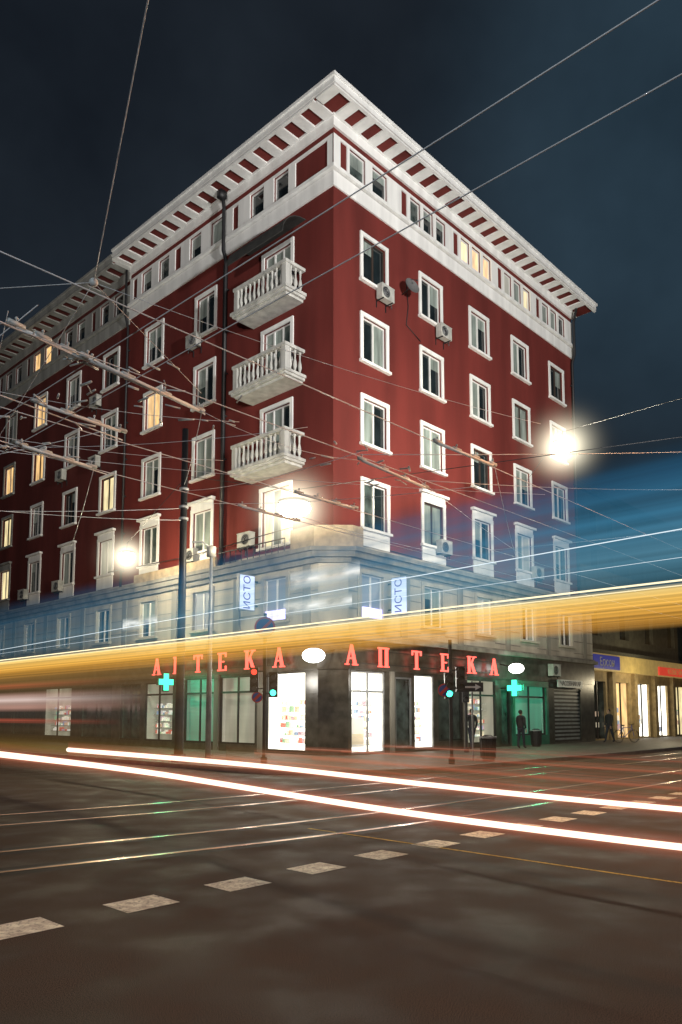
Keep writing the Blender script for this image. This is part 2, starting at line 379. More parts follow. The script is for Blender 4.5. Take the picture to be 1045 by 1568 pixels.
for z in range(9, 23, 2):
    for fr, s in ((L, 6.75), (R, 20.35), (L, 15.2)): PI.box(fr, s-.11, s+.11, .0, .12, z, z+.05, blackm)
PI.tube([R.P(4.6, .03, 20.8), R.P(4.75, .03, 19.6), R.P(4.6, .03, 18.7), R.P(5.6, .05, 18.3)], .02, blackm, 5)
PI.tube([BL.P(2, .05, 8.9), BL.P(9, .1, 8.7), BL.P(16, .1, 8.9)], .02, blackm, 5)
PI.tube([R.P(.9, .03, 8.4), R.P(8, .04, 8.35), R.P(20, .03, 8.4)], .015, blackm, 5)
PI.tube([L.P(7.05, .03, 22.4), L.P(7.05, .03, 8.2)], .015, blackm, 5)
WL.make("walls", bld); TR.make("trim", bld); GL.make("windows_and_glass", bld); PI.make("drainpipes", bld, True)

# ------------------------------------------------------------------ AC units, dish
def ac(fr, s, z, o=.12):
    m = MB(); w, h, d = .82, .58, .3
    m.box(fr, s-w/2, s+w/2, o, o+d, z, z+h, acw); m.box(fr, s-w/2-.01, s+w/2+.01, o-.01, o+d+.02, z+h, z+h+.03, acw)
    c = fr.P(s-.12, o+d, z+h/2); nn = Vector((fr.n.x, fr.n.y, 0))
    m.tube([c, c+nn*.015], .23, blackm, 20)
    for r in (.08, .15, .21):
        pts = [c+nn*.025+Vector((fr.d.x, fr.d.y, 0))*r*math.cos(a)+Vector((0, 0, r*math.sin(a))) for a in [i*math.pi/8 for i in range(17)]]
        m.tube(pts, .008, greym, 4)
    for a in (-.3, .3):
        m.box(fr, s+a-.02, s+a+.02, 0, o+d, z-.04, z, blackm); m.box(fr, s+a-.015, s+a+.015, 0, .04, z-.3, z, blackm)
    m.tube([fr.P(s+w/2, o+.1, z+.15), fr.P(s+w/2+.12, o+.05, z-.1), fr.P(s+w/2+.1, .02, z+.5)], .02, blackm, 5)
    return m.make("air_conditioner")
for fr, s, z in ((R, 2.9, 19.0), (R, 7.1, 18.9), (R, 6.9, 8.75), (R, 15.3, 8.75), (L, 9.0, 19.0), (L, 18.2, 18.7), (L, 18.1, 15.2), (L, 4.9, 8.7), (L, 8.9, 8.6), (L, 21.9, 8.7), (L, 22.0, 15.3), (L, 26.4, 8.7)):
    ac(fr, s, z)
ac(BR, 11.2+5.0, 3.6)
d = MB(); c = R.P(4.35, .5, 20.15); ax = (Vector((R.n.x, R.n.y, 0))*.6+Vector((.3, -.6, .35))).normalized()
xx = ax.cross(Vector((0, 0, 1))).normalized(); yy = ax.cross(xx)
rings = [(0, 0.001), (.02, .15), (.06, .28), (.11, .38)]
dishm = mat("dish_paint", (.12, .12, .12), .5, .1)
for i in range(3):
    for j in range(20):
        q = []
        for (h, r), a in ((rings[i], j), (rings[i], j+1), (rings[i+1], j+1), (rings[i+1], j)):
            t = a*math.pi/10; q.append(c+ax*h+xx*r*math.cos(t)+yy*r*math.sin(t))
        d.face(q, dishm)
d.tube([c-yy*.36+ax*.1, c+ax*.42], .012, blackm, 5); d.sph(c+ax*.42, .04, blackm); d.tube([c, R.P(4.35, .0, 20.0)], .025, blackm, 6)
d.make("satellite_dish", None, True)

# ------------------------------------------------------------------ neon letters
GLY = {
 'A': [[(0.1, 0), (.18, 0), (.54, 1), (.46, 1)], [(.42, 1), (.58, 1), (.92, 0), (.70, 0)], [(.24, .3), (.76, .3), (.76, .37), (.24, .37)], [(0, 0), (.28, 0), (.28, .06), (0, .06)], [(.6, 0), (1, 0), (1, .06), (.6, .06)]],
 'P': [[(.12, 0), (.32, 0), (.32, 1), (.12, 1)], [(.68, 0), (.88, 0), (.88, 1), (.68, 1)], [(.03, .92), (.97, .92), (.97, 1), (.03, 1)], [(.03, 0), (.41, 0), (.41, .06), (.03, .06)], [(.59, 0), (.97, 0), (.97, .06), (.59, .06)]],
 'T': [[(.4, 0), (.6, 0), (.6, 1), (.4, 1)], [(.05, .92), (.95, .92), (.95, 1), (.05, 1)], [(.05, .75), (.11, .75), (.11, 1), (.05, 1)], [(.89, .75), (.95, .75), (.95, 1), (.89, 1)], [(.27, 0), (.73, 0), (.73, .06), (.27, .06)]],
 'E': [[(.16, 0), (.36, 0), (.36, 1), (.16, 1)], [(.05, .92), (.88, .92), (.88, 1), (.05, 1)], [(.05, 0), (.9, 0), (.9, .08), (.05, .08)], [(.3, .47), (.66, .47), (.66, .54), (.3, .54)], [(.82, .75), (.88, .75), (.88, 1), (.82, 1)], [(.84, 0), (.9, 0), (.9, .27), (.84, .27)]],
 'K': [[(.12, 0), (.32, 0), (.32, 1), (.12, 1)], [(.3, .42), (.36, .42), (.86, 1), (.76, 1)], [(.42, .58), (.55, .66), (.96, 0), (.74, 0)], [(.02, 0), (.42, 0), (.42, .06), (.02, .06)], [(.66, 0), (1.02, 0), (1.02, .06), (.66, .06)], [(.02, .94), (.42, .94), (.42, 1), (.02, 1)], [(.64, .94), (.98, .94), (.98, 1), (.64, 1)]]}
def sign(fr, ss, flip):
    m = MB()
    for ch_, sc in zip("APTEKA", ss):
        w, h = .66, .76
        for i, g in enumerate(GLY[ch_]):
            pts = [((sc+w/2-x*w) if flip else (sc-w/2+x*w), 3.42+y*h) for x, y in g]
            m.poly(fr, pts, .3, .36+.004*i, neonred)
        m.box(fr, sc-.02, sc+.02, .05, .3, 3.6, 3.64, blackm)
    a, b = min(ss)-.5, max(ss)+.5
    m.box(fr, a, b, .26, .29, 3.5, 3.54, blackm); m.box(fr, a, b, .26, .29, 4.0, 4.04, blackm)
    m.make("pharmacy_neon_sign")
sign(BR, [.6, 2.42, 4.5, 6.45, 8.46, 10.3], False)
sign(BL, [10.95, 9.3, 7.79, 6.1, 4.33, 2.6], True)
def cross(fr, s, z):
    m = MB()
    a, t = .38, .13
    P = [(-t, -a), (t, -a), (t, -t), (a, -t), (a, t), (t, t), (t, a), (-t, a), (-t, t), (-a, t), (-a, -t), (-t, -t)]
    o = .75
    def ring(sc, ds): return [fr.P(s+ds, o+x*sc, z+y*sc) for x, y in P]
    m.prism(ring(1.12, -.06), ring(1.12, .06), blackm)
    m.prism(ring(.98, -.075), ring(.98, -.062), neongreen); m.prism(ring(.98, .062), ring(.98, .075), neongreen)
    m.box(fr, s-.02, s+.02, 0, .4, z-.03, z+.03, blackm)
    m.make("pharmacy_cross_sign")
cross(BL, 9.6, 3.05); cross(BR, 11.4, 2.85)
def text_mesh(txt, size, m, origin, xdir, zdir, name, parent, ext=.004):
    cu = bpy.data.curves.new(name, 'FONT'); cu.body = txt; cu.size = size; cu.align_x = 'CENTER'; cu.align_y = 'CENTER'; cu.extrude = ext
    ob = bpy.data.objects.new(name+"_tmp", cu); scene.collection.objects.link(ob)
    dg = bpy.context.evaluated_depsgraph_get(); me = bpy.data.meshes.new_from_object(ob.evaluated_get(dg))
    bpy.data.objects.remove(ob)
    me.materials.clear(); me.materials.append(m)
    x = Vector(xdir).normalized(); y = Vector(zdir).normalized(); nn = x.cross(y)
    M = Matrix((x, y, nn)).transposed().to_4x4(); M.translation = Vector(origin)
    me.transform(M)
    o = bpy.data.objects.new(name, me); scene.collection.objects.link(o); o.parent = parent
for fr, s, z0, z1, flip in ((BL, 4.3, 5.75, 7.2, 1), (BR, 3.15, 5.5, 7.0, 0)):
    e = empty("lightbox_sign"); m = MB()
    m.box(fr, s-.09, s+.09, .2, 1.02, z0, z1, greym); m.box(fr, s-.1, s+.1, .24, .98, z0+.04, z1-.04, signwhite)
    m.box(fr, s-.03, s+.03, 0, .2, z0+.2, z0+.26, blackm); m.box(fr, s-.03, s+.03, 0, .2, z1-.26, z1-.2, blackm)
    m.make("lightbox", e)
    xd = Vector((fr.n.x, fr.n.y, 0)); xd = xd if xd.x > 0 else -xd
    text_mesh("ИСТО", .48, purple, fr.P(s-.112, .61, (z0+z1)/2), Vector((0, 0, 1)), -xd, "letters", e)
e = empty("shop_sign"); m = MB(); m.box(BR, 16.7, 19.5, .13, .2, 3.05, 3.45, pvc); m.make("board", e)
text_mesh("ЧАСОВНИКАР", .34, blackm, BR.P(18.1, .21, 3.25), (dR[0], dR[1], 0), (0, 0, 1), "letters", e)

def globe(p, r, fr_p):
    m = MB(); m.sph(p, r, ballwhite, (1.15, 1.15, .75)); m.tube([p, fr_p], .03, blackm, 6); m.sph(Vector(p)+Vector((0, 0, r*.7)), r*.5, blackm, (1, 1, .4))
    m.make("wall_lamp", None, True)
globe(Vector((-.98, 27.0, 3.72)), .36, (BR.P(.4, -.35, 4.0)))
globe(BR.P(11.3, .9, 3.75), .32, BR.P(11.3, 0, 4.0))

# ------------------------------------------------------------------ shop row + background buildings
ylw = mat("yellow_render", (.34, .25, .12), .8, .3); dk = mat("dark_render", (.06, .06, .045), .9, .3); yl2 = mat("sign_yellow", (.4, .3, .1), .5, .2, emit=(.9, .6, .2), estr=.2)
row = empty("shop_row"); m = MB(); g = MB()
ops = []
s = 21.9; i = 0
while s < 58:
    ops.append((s, s+2.3, .2, 3.6)); s += 3.3; i += 1
wall(m, BR, 21.35, 60, 0, 4.2, ops, -.6, .15, ylw)
for i, o in enumerate(ops):
    bk = [room, litwarm, litshop, litshop, litcream, litdim][i % 6]
    for (x0, x1, o0, o1) in ((o[0], o[1], -1.3, -1.3), (o[0], o[0], -.75, -1.3), (o[1], o[1], -.75, -1.3)):
        g.face([BR.P(x0, o0, o[2]), BR.P(x1, o1, o[2]), BR.P(x1, o1, o[3]), BR.P(x0, o0, o[3])], bk)
    for k in range(9):
        x = random.uniform(o[0]+.1, o[1]-.4); z = random.uniform(.4, 1.8)
        g.box(BR, x, x+.3, -1.05, -1.0+.01*k, z, z+.3, random.choice(goods))
    m.box(BR, o[0]-.55, o[0]-.1, -.598, -.35, 0, 4.2, ylw)
    m.box(BR, (o[0]+o[1])/2-.04, (o[0]+o[1])/2+.04, -.7, -.62, .2, 3.6, blackm)
m.box(BR, 21.35, 60, -.598, -.2, 4.2, 5.2, yl2)
m.box(BR, 21.36, 60, -.6, -.1, 5.2, 5.4, dk)
blues = mat("sign_blue", (.02, .03, .2), .4, .1, emit=(.03, .05, .6), estr=.2); reds = mat("sign_red", (.5, .03, .03), .4, .1, emit=(1, .08, .04), estr=.5)
m.box(BR, 21.6, 25.2, -.2, -.1, 4.3, 5.1, blues); m.box(BR, 31.5, 38, -.2, -.1, 4.25, 4.8, reds)
w2 = []
for k in range(9):
    a = 22.5+k*4.0; w2.append((a, a+1.4, 6.3, 8.2))
wall(m, BR, 21.35, 60, 5.4, 10.2, w2, -.6, .3, dk)
for o in w2: g.face([BR.P(o[0], -.85, o[2]), BR.P(o[1], -.85, o[2]), BR.P(o[1], -.85, o[3]), BR.P(o[0], -.85, o[3])], glass)
m.box(BR, 21.36, 60, -14, -.6, 10.2, 10.4, dk)
m.make("walls", row); g.make("shop_windows", row)
text_mesh("Ерсон", .7, acw, BR.P(23.4, -.09, 4.68), (dR[0], dR[1], 0), (0, 0, 1), "blue_sign_letters", row)
text_mesh("КОЗМЕТИКА", .5, yl2, BR.P(34.5, -.09, 4.52), (dR[0], dR[1], 0), (0, 0, 1), "red_sign_letters", row)
m = MB(); darkb = mat("night_concrete", (.1, .14, .16), .9, .3, .3)
wins = [(24+k*3.4, 25.6+k*3.4, z, z+1.6) for k in range(12) for z in (11, 14.2, 17.4)]
wall(m, BR, 22.5, 66, 0, 21, wins, -9, .2, darkb)
for o in wins: m.face([BR.P(o[0], -9.2, o[2]), BR.P(o[1], -9.2, o[2]), BR.P(o[1], -9.2, o[3]), BR.P(o[0], -9.2, o[3])], glass)
m.box(BR, 22.5, 66, -22, -9.01, 20.7, 21.1, darkb); m.box(BR, 22.3, 66, -9, -8.7, 20.5, 21.1, darkb); m.box(BR, 22.3, 22.5, -22, -9, 0, 21, darkb)
m.make("background_office_building")

# ------------------------------------------------------------------ ground
asp = bpy.data.materials.new("asphalt"); asp.use_nodes = True; nt = asp.node_tree; p = nt.nodes["Principled BSDF"]
tc = nt.nodes.new("ShaderNodeTexCoord")
def nz(sc, det=5):
    n = nt.nodes.new("ShaderNodeTexNoise"); n.inputs["Scale"].default_value = sc; n.inputs["Detail"].default_value = det
    nt.links.new(tc.outputs["Object"], n.inputs["Vector"]); return n
n2 = nz(150, 2); n3 = nz(1.3, 9)
r1 = nt.nodes.new("ShaderNodeValToRGB"); r1.color_ramp.elements[0].position = .3; r1.color_ramp.elements[1].position = .72
r1.color_ramp.elements[0].color = (.030, .023, .019, 1); r1.color_ramp.elements[1].color = (.07, .052, .041, 1)
mx = nt.nodes.new("ShaderNodeMix"); mx.data_type = 'RGBA'; mx.blend_type = 'MULTIPLY'; mx.inputs[0].default_value = .9
r2 = nt.nodes.new("ShaderNodeValToRGB"); r2.color_ramp.elements[0].position = .38; r2.color_ramp.elements[1].position = .66
r2.color_ramp.elements[0].color = (.2, .2, .2, 1); r2.color_ramp.elements[1].color = (2.6, 2.4, 2.2, 1)
nt.links.new(n3.outputs["Fac"], r1.inputs[0]); nt.links.new(n2.outputs["Fac"], r2.inputs[0])
nt.links.new(r1.outputs[0], mx.inputs[6]); nt.links.new(r2.outputs[0], mx.inputs[7]); nt.links.new(mx.outputs[2], p.inputs["Base Color"])
rr = nt.nodes.new("ShaderNodeMapRange"); rr.inputs["From Min"].default_value = .35; rr.inputs["From Max"].default_value = .65; rr.inputs["To Min"].default_value = .5; rr.inputs["To Max"].default_value = .85
nt.links.new(n3.outputs["Fac"], rr.inputs["Value"]); nt.links.new(rr.outputs[0], p.inputs["Roughness"])
p.inputs["Specular IOR Level"].default_value = .14
bp = nt.nodes.new("ShaderNodeBump"); bp.inputs["Strength"].default_value = .5; bp.inputs["Distance"].default_value = .008
nt.links.new(n2.outputs["Fac"], bp.inputs["Height"]); nt.links.new(bp.outputs[0], p.inputs["Normal"])
m = MB(); m.face([(-400, -300, -.02), (400, -300, -.02), (400, 500, -.02), (-400, 500, -.02)], asp); m.make("ground")
m = MB(); m.face([(-90, -30, 0), (90, -30, 0), (90, 120, 0), (-90, 120, 0)], asp); m.make("road")
pave = mat("paving", (.10, .09, .08), .6, .35, 2, .4, 20, spec=.3); kerb = mat("kerb_stone", (.17, .16, .15), .8, .2)
m = MB(); q = 6.2; r = 4.5
arc = [(-q+r-r*math.sin(a), q-r+r*math.cos(a)) for a in [math.pi/2*i/10 for i in range(11)]]
outl = [(60, q)] + arc + [(-q, -60), (60, -60)]
m.prism([BR.P(s, o, 0) for s, o in outl], [BR.P(s, o, .12) for s, o in outl], pave); m.make("pavement")
m = MB(); pts = [(60, q)] + arc + [(-q, -60)]
inn = [(60, q+.15)] + [(-q+r-(r+.15)*math.sin(a), q-r+(r+.15)*math.cos(a)) for a in [math.pi/2*i/10 for i in range(11)]] + [(-q-.15, -60)]
for i in range(len(pts)-1):
    A = [pts[i], pts[i+1], inn[i+1], inn[i]]
    m.prism([BR.P(s, o, 0) for s, o in A], [BR.P(s, o, .135) for s, o in A], kerb)
m.make("kerb")
def paintmat(name, col):
    m = mat(name, col, .8, .35, 9, .3, 40, spec=.2); nt = m.node_tree; p = nt.nodes["Principled BSDF"]; o = [n for n in nt.nodes if n.type == 'OUTPUT_MATERIAL'][0]
    tc = nt.nodes.new("ShaderNodeTexCoord"); n = nt.nodes.new("ShaderNodeTexNoise"); n.inputs["Scale"].default_value = 22; n.inputs["Detail"].default_value = 8; n.inputs["Roughness"].default_value = .75
    nt.links.new(tc.outputs["Object"], n.inputs["Vector"]); k = nt.nodes.new("ShaderNodeMapRange"); k.inputs["From Min"].default_value = .32; k.inputs["From Max"].default_value = .5; k.inputs["To Min"].default_value = .25
    nt.links.new(n.outputs["Fac"], k.inputs["Value"]); t = nt.nodes.new("ShaderNodeBsdfTransparent"); x = nt.nodes.new("ShaderNodeMixShader")
    nt.links.new(k.outputs[0], x.inputs[0]); nt.links.new(t.outputs[0], x.inputs[1]); nt.links.new(p.outputs[0], x.inputs[2]); nt.links.new(x.outputs[0], o.inputs[0]); return m
paint = paintmat("road_paint", (.82, .72, .58)); paint2 = paintmat("yellow_road_paint", (.55, .36, .07))
m = MB()
for k in range(-1, 14):
    cx = -2.42+.72*k; cy = 5.89+.75*k
    hs = .25
    f = Fr((cx, cy), dR, nR); m.face([f.P(-hs, -hs*.8, .004), f.P(hs, -hs*.8, .004), f.P(hs*1.02, hs*.8, .004), f.P(-hs, hs*.8, .004)], paint)
f = Fr((-.39, 10.86), (-dL[0], -dL[1]), dR); m.face([f.P(-.1, -.025, .004), f.P(14, -.025, .004), f.P(14, .025, .004), f.P(-.1, .025, .004)], paint2)
for k in range(6):
    f = Fr((-13+k*.9*.72, 16.5+k*.9*.75), dR, nR); m.face([f.P(-.2, -1.2, .004), f.P(.25, -1.2, .004), f.P(.25, 1.2, .004), f.P(-.2, 1.2, .004)], paint)
m.make("road_markings")
steel = mat("rail_steel", (.8, .6, .48), .25, .15, metal=1)
patch = mat("asphalt_seam", (.02, .018, .017), .6, .3, spec=.2)
m = MB()
for off in (0, 1.25, 3.6, 4.85):
    P0 = [(-8, 6.0), (-4.0, 9.0), (-1.5, 10.75), (.8, 12.7), (5, 17), (12, 24.4), (30, 43.5)]
    pts = []
    for i in range(len(P0)-1):
        for k in range(6):
            t = k/6; pts.append((P0[i][0]*(1-t)+P0[i+1][0]*t, P0[i][1]*(1-t)+P0[i+1][1]*t))
    pts = [(x+(-dR[1])*(off-1.2), y+dR[0]*(off-1.2)) for x, y in pts]
    for _ in range(6):
        pts = [pts[0]]+[((pts[i-1][0]+pts[i][0]*2+pts[i+1][0])/4, (pts[i-1][1]+2*pts[i][1]+pts[i+1][1])/4) for i in range(1, len(pts)-1)]+[pts[-1]]
    for i in range(len(pts)-1):
        a = Vector((*pts[i], 0)); b = Vector((*pts[i+1], 0)); t = (b-a).normalized(); nn = Vector((-t.y, t.x, 0))
        for w0, w1, z, mt in ((-.035, .035, .008, steel), (.035, .1, .006, blackm), (-.2, .25, .003, patch)):
            zz = Vector((0, 0, z)); m.face([a+nn*w0+zz, b+nn*w0+zz, b+nn*w1+zz, a+nn*w1+zz], mt)
m.make("tram_rails")

# ------------------------------------------------------------------ overhead wires
wm = mat("contact_wire", (.7, .74, .78), .5, .1); ins = mat("insulator_bar", (.78, .82, .82), .5, .1); clampm = mat("clamp_metal", (.5, .54, .54), .4, .3)
W = MB()
def wire(p0, p1, r=.0075, sag=0., n=10, m=wm):
    p0 = Vector(p0); p1 = Vector(p1)
    W.tube([p0.lerp(p1, i/n)-Vector((0, 0, sag*4*(i/n)*(1-i/n))) for i in range(n+1)], r, m, 5)
def V2(p, z=5.8): return Vector((p[0], p[1], z))
def ext(p, dr, k, z=5.8): return Vector((p[0]+dr[0]*k, p[1]+dr[1]*k, z))
wire(ext((1.85, 4.1), dL, -8), ext((1.85, 4.1), dL, 45), .006); wire(ext((2.25, 4.59), dL, -8), ext((2.25, 4.59), dL, 45), .006)
wire(ext((-3.62, 7.0), dL, 1, 5.9), ext((-3.62, 7.0), dL, 45, 5.9), .006); wire(ext((-3.2, 7.6), dL, 0, 5.9), ext((-3.2, 7.6), dL, 45, 5.9), .006)
dA = (.57, .82)
for p, k0, k1 in (((-3.62, 7.81), -6, 3.0), ((-4.5, 9.63), -6, 2.0), ((-5.25, 11.3), -6, 2)):
    wire(ext(p, dA, k0), ext(p, dA, k1), .011)
for p in ((-.08, 11.6), (1.15, 11.03), (-1.13, 13.77), (-2.3, 14.7)):
    wire(ext(p, dR, -9), ext(p, dR, 40))
def bar(p, q_, z=5.8, r=.026):
    a = V2(p, z); b = V2(q_, z); W.tube([a, b], r, ins, 8)
    t = (b-a).normalized()
    for k in (.0, .33, .66, 1.):
        c = a.lerp(b, k); W.tube([c-t*.1+Vector((0, 0, .02)), c+t*.1+Vector((0, 0, .02))], .032, clampm, 6)
        W.tube([c, c+Vector((0, 0, .09))], .009, clampm, 5); W.sph(c+Vector((0, 0, .09)), .018, clampm)
bar((-3.0, 8.6), (-1.97, 10.12)); bar((-4.1, 9.9), (-3.28, 10.9)); bar((-5.0, 11.5), (-4.25, 12.54)); bar((.35, 12.2), (1.56, 13.7)); bar((1.5, 11.4), (2.56, 12.44))
bar((-.8, 14.1), (.27, 15.1)); bar((-2.0, 15.0), (-.97, 16.1)); bar((-3.55, 7.9), (-3.0, 8.75), 5.83, .018)
for k in range(60):
    x, y = random.choice([(-3.6, 8), (-3.2, 9.4), (-4.2, 10), (-2.6, 9.2), (-4.8, 11.5), (0, 12), (.8, 12.8), (-2, 10)])
    p = Vector((x+random.uniform(-.7, .7), y+random.uniform(-.7, .9), 5.82)); a = random.uniform(0, math.pi)
    dv = Vector((math.cos(a), math.sin(a), 0))*random.uniform(.04, .13)
    W.tube([p-dv, p+dv], random.uniform(.008, .016), clampm, 6)
P1 = Vector((-2.5, 7.26, 5.95))
wire((.6, 0, 5.6), P1, .0045); wire(P1, (-6, 12.5, 6.0), .004); wire(P1, (-1.9, 9.9, 5.95), .004); wire(P1, (-5.5, 7.5, 5.9), .004); wire(P1, (3, 11, 5.95), .003, .1)
W.sph(P1, .045, clampm)
for a, b in (((-6, 9, 6.0), (-1.5, 10.8, 5.9)), ((-7, 10.5, 6), (-2, 12.5, 5.9)), ((-6.4, 12, 6), (-.5, 11, 5.9)), ((-3.6, 7.8, 5.95), (-7, 13.8, 6)), ((-8, 12, 6.2), (4, 14.5, 5.9)),
             ((-5.2, 24.5, 9.2), (-1.9, 10.1, 5.9)), ((-5.2, 24.5, 9.0), (.3, 12.1, 5.9)), ((-5.2, 24.5, 8.6), (2.5, 14, 5.9)), ((-5.2, 24.5, 8.4), (-14, 19, 7)), ((-5.2, 24.5, 8.0), (-11, 16, 6.4)),
             ((8.5, 36, 9.0), (2.56, 12.4, 5.9)), ((14, 24, 9.0), (1.5, 13.6, 5.9)), ((20, 30, 10), (4, 20, 6.0)), ((18, 21, 9.5), (.3, 12.2, 5.9)), ((10.5, 39, 9.4), (1.4, 13.5, 5.9)), ((-1.97, 10.1, 5.8), (.35, 12.2, 5.8)), ((-12, 33, 9), (-4.2, 12.6, 5.9)), ((-14, 20, 8), (-3.3, 11, 5.9)), ((-1, 16, 5.9), (6, 35, 9))):
    wire(a, b, .004 if Vector(a).y < 16 else .006, .15)
W.make("overhead_trolley_wires", None, True)

# poles
m = MB(); px, py = -5.2, 24.5
m.tube([(px, py, .1), (px, py, .5), (px, py, 5), (px, py, 11.1)], [.17, .15, .13, .1], blackm, 12); m.tube([(px, py, .1), (px, py, .35)], .24, blackm, 12)
for z in (8.0, 8.4, 9.0): m.tube([(px, py, z), (px, py, z+.08)], .16, greym, 12)
m.make("trolley_wire_pole", None, True)
m = MB(); px, py = -4.45, 25.6
m.tube([(px, py, .1), (px, py, 4), (px, py, 7.4)], [.1, .08, .05], greym, 10); m.tube([(px, py, 7.3), (px-.3, py-.1, 7.5), (px-.6, py-.3, 7.45)], .03, greym, 8); m.box(Fr((px, py), (1, 0), (0, -1)), -.15, .15, -.1, .1, 7.0, 7.35, acw)
m.make("signal_pole", None, True)

sr = mat("sign_red_paint", (.5, .04, .04), .5, .1); sb = mat("sign_blue_paint", (.03, .08, .4), .5, .1); sw = mat("sign_white_paint", (.7, .7, .7), .5, .1)
def traffic_light(x, y, h, heads, name="traffic_light"):
    m = MB(); f = Fr((x, y), (1, 0), (0, -1))
    m.tube([(x, y, .1), (x, y, h)], .055, blackm, 10); m.tube([(x, y, .1), (x, y, .3)], .1, blackm, 10)
    for dx, z0, on, face in heads:
        m.box(f, dx-.13, dx+.13, -.12, .1, z0, z0+.78, blackm)
        m.box(f, min(0, dx), max(0, dx), -.02, .02, z0+.1, z0+.14, blackm); m.box(f, min(0, dx), max(0, dx), -.02, .02, z0+.64, z0+.68, blackm)
        for i, (nm, mt) in enumerate((("g", siggreen), ("y", None), ("r", sigred))):
            c = f.P(dx, .1, z0+.14+.25*i)
            m.tube([c, c+Vector((0, -.02, 0))], .09, mt if nm == on else marble, 14)
            for a in range(7):
                t0 = math.pi*a/7; t1 = math.pi*(a+1)/7
                P = [c+Vector((.1*math.cos(t0), 0, .1*math.sin(t0))), c+Vector((.1*math.cos(t1), 0, .1*math.sin(t1))), c+Vector((.1*math.cos(t1), -.18, .1*math.sin(t1))), c+Vector((.1*math.cos(t0), -.18, .1*math.sin(t0)))]
                m.face(P, blackm)
    return m.make(name)
traffic_light(-2.4, 23.8, 4.8, [(-.32, 2.3, 'r', 0), (.28, 2.15, 'g', 0)])
traffic_light(3.35, 23.2, 3.9, [(.3, 2.3, 'x', 0), (-.05, 2.1, 'g', 0)])
traffic_light(5.0, 30.5, 3.0, [(.0, 2.1, 'x', 0)])
def roundsign(x, y, z, r=.3):
    m = MB(); c = Vector((x, y-.08, z)); n = Vector((0, -1, 0))
    m.tube([c, c+n*.02], r, sr, 24); m.tube([c+n*.02, c+n*.026], r*.82, sb, 24)
    f = Fr((x, y-.11), (1, 0), (0, -1)); k = r*.58; w = .03
    for sg in (1, -1):
        m.poly(f, [(-k-w, -sg*(k)+z+w), (-k+w, -sg*k+z-w), (k+w, sg*k+z-w), (k-w, sg*k+z+w)], 0, .006+.002*sg, sr)
    m.box(Fr((x, y), (1, 0), (0, -1)), -.03, .03, 0.03, .08, z-.1, z+.1, greym)
    m.make("no_stopping_sign")
roundsign(-2.4, 23.8, 4.35, .33); roundsign(3.15, 23.2, 2.35, .2)
roundsign(-2.62, 23.8, 2.15, .17)
e = empty("direction_sign"); m = MB(); f = Fr((4.25, 24.6), (1, 0), (0, -1)); m.box(f, -.36, .36, 0, .03, 2.35, 2.65, blackm)
m.poly(f, [(-.28, 2.47), (.1, 2.47), (.1, 2.4), (.28, 2.5), (.1, 2.6), (.1, 2.53), (-.28, 2.53)], .031, .036, sw); m.tube([(4.25, 24.62, .1), (4.25, 24.62, 2.7)], .03, greym, 8); m.make("plate", e)
def bin_(x, y):
    m = MB(); m.tube([(x, y, .12), (x, y, .2)], [.2, .2], blackm, 16); m.tube([(x, y, .2), (x, y, .85)], [.22, .26], blackm, 16); m.tube([(x, y, .85), (x, y, .9)], .29, greym, 16); m.tube([(x, y, .9), (x, y, .96)], [.2, .1], blackm, 16)
    for i in range(12):
        a = i*math.pi/6; m.tube([(x+.235*math.cos(a), y+.235*math.sin(a), .22), (x+.27*math.cos(a), y+.27*math.sin(a), .84)], .012, blackm, 5)
    m.make("litter_bin")
bin_(4.77, 24.8); bin_(9.2, 36.0)

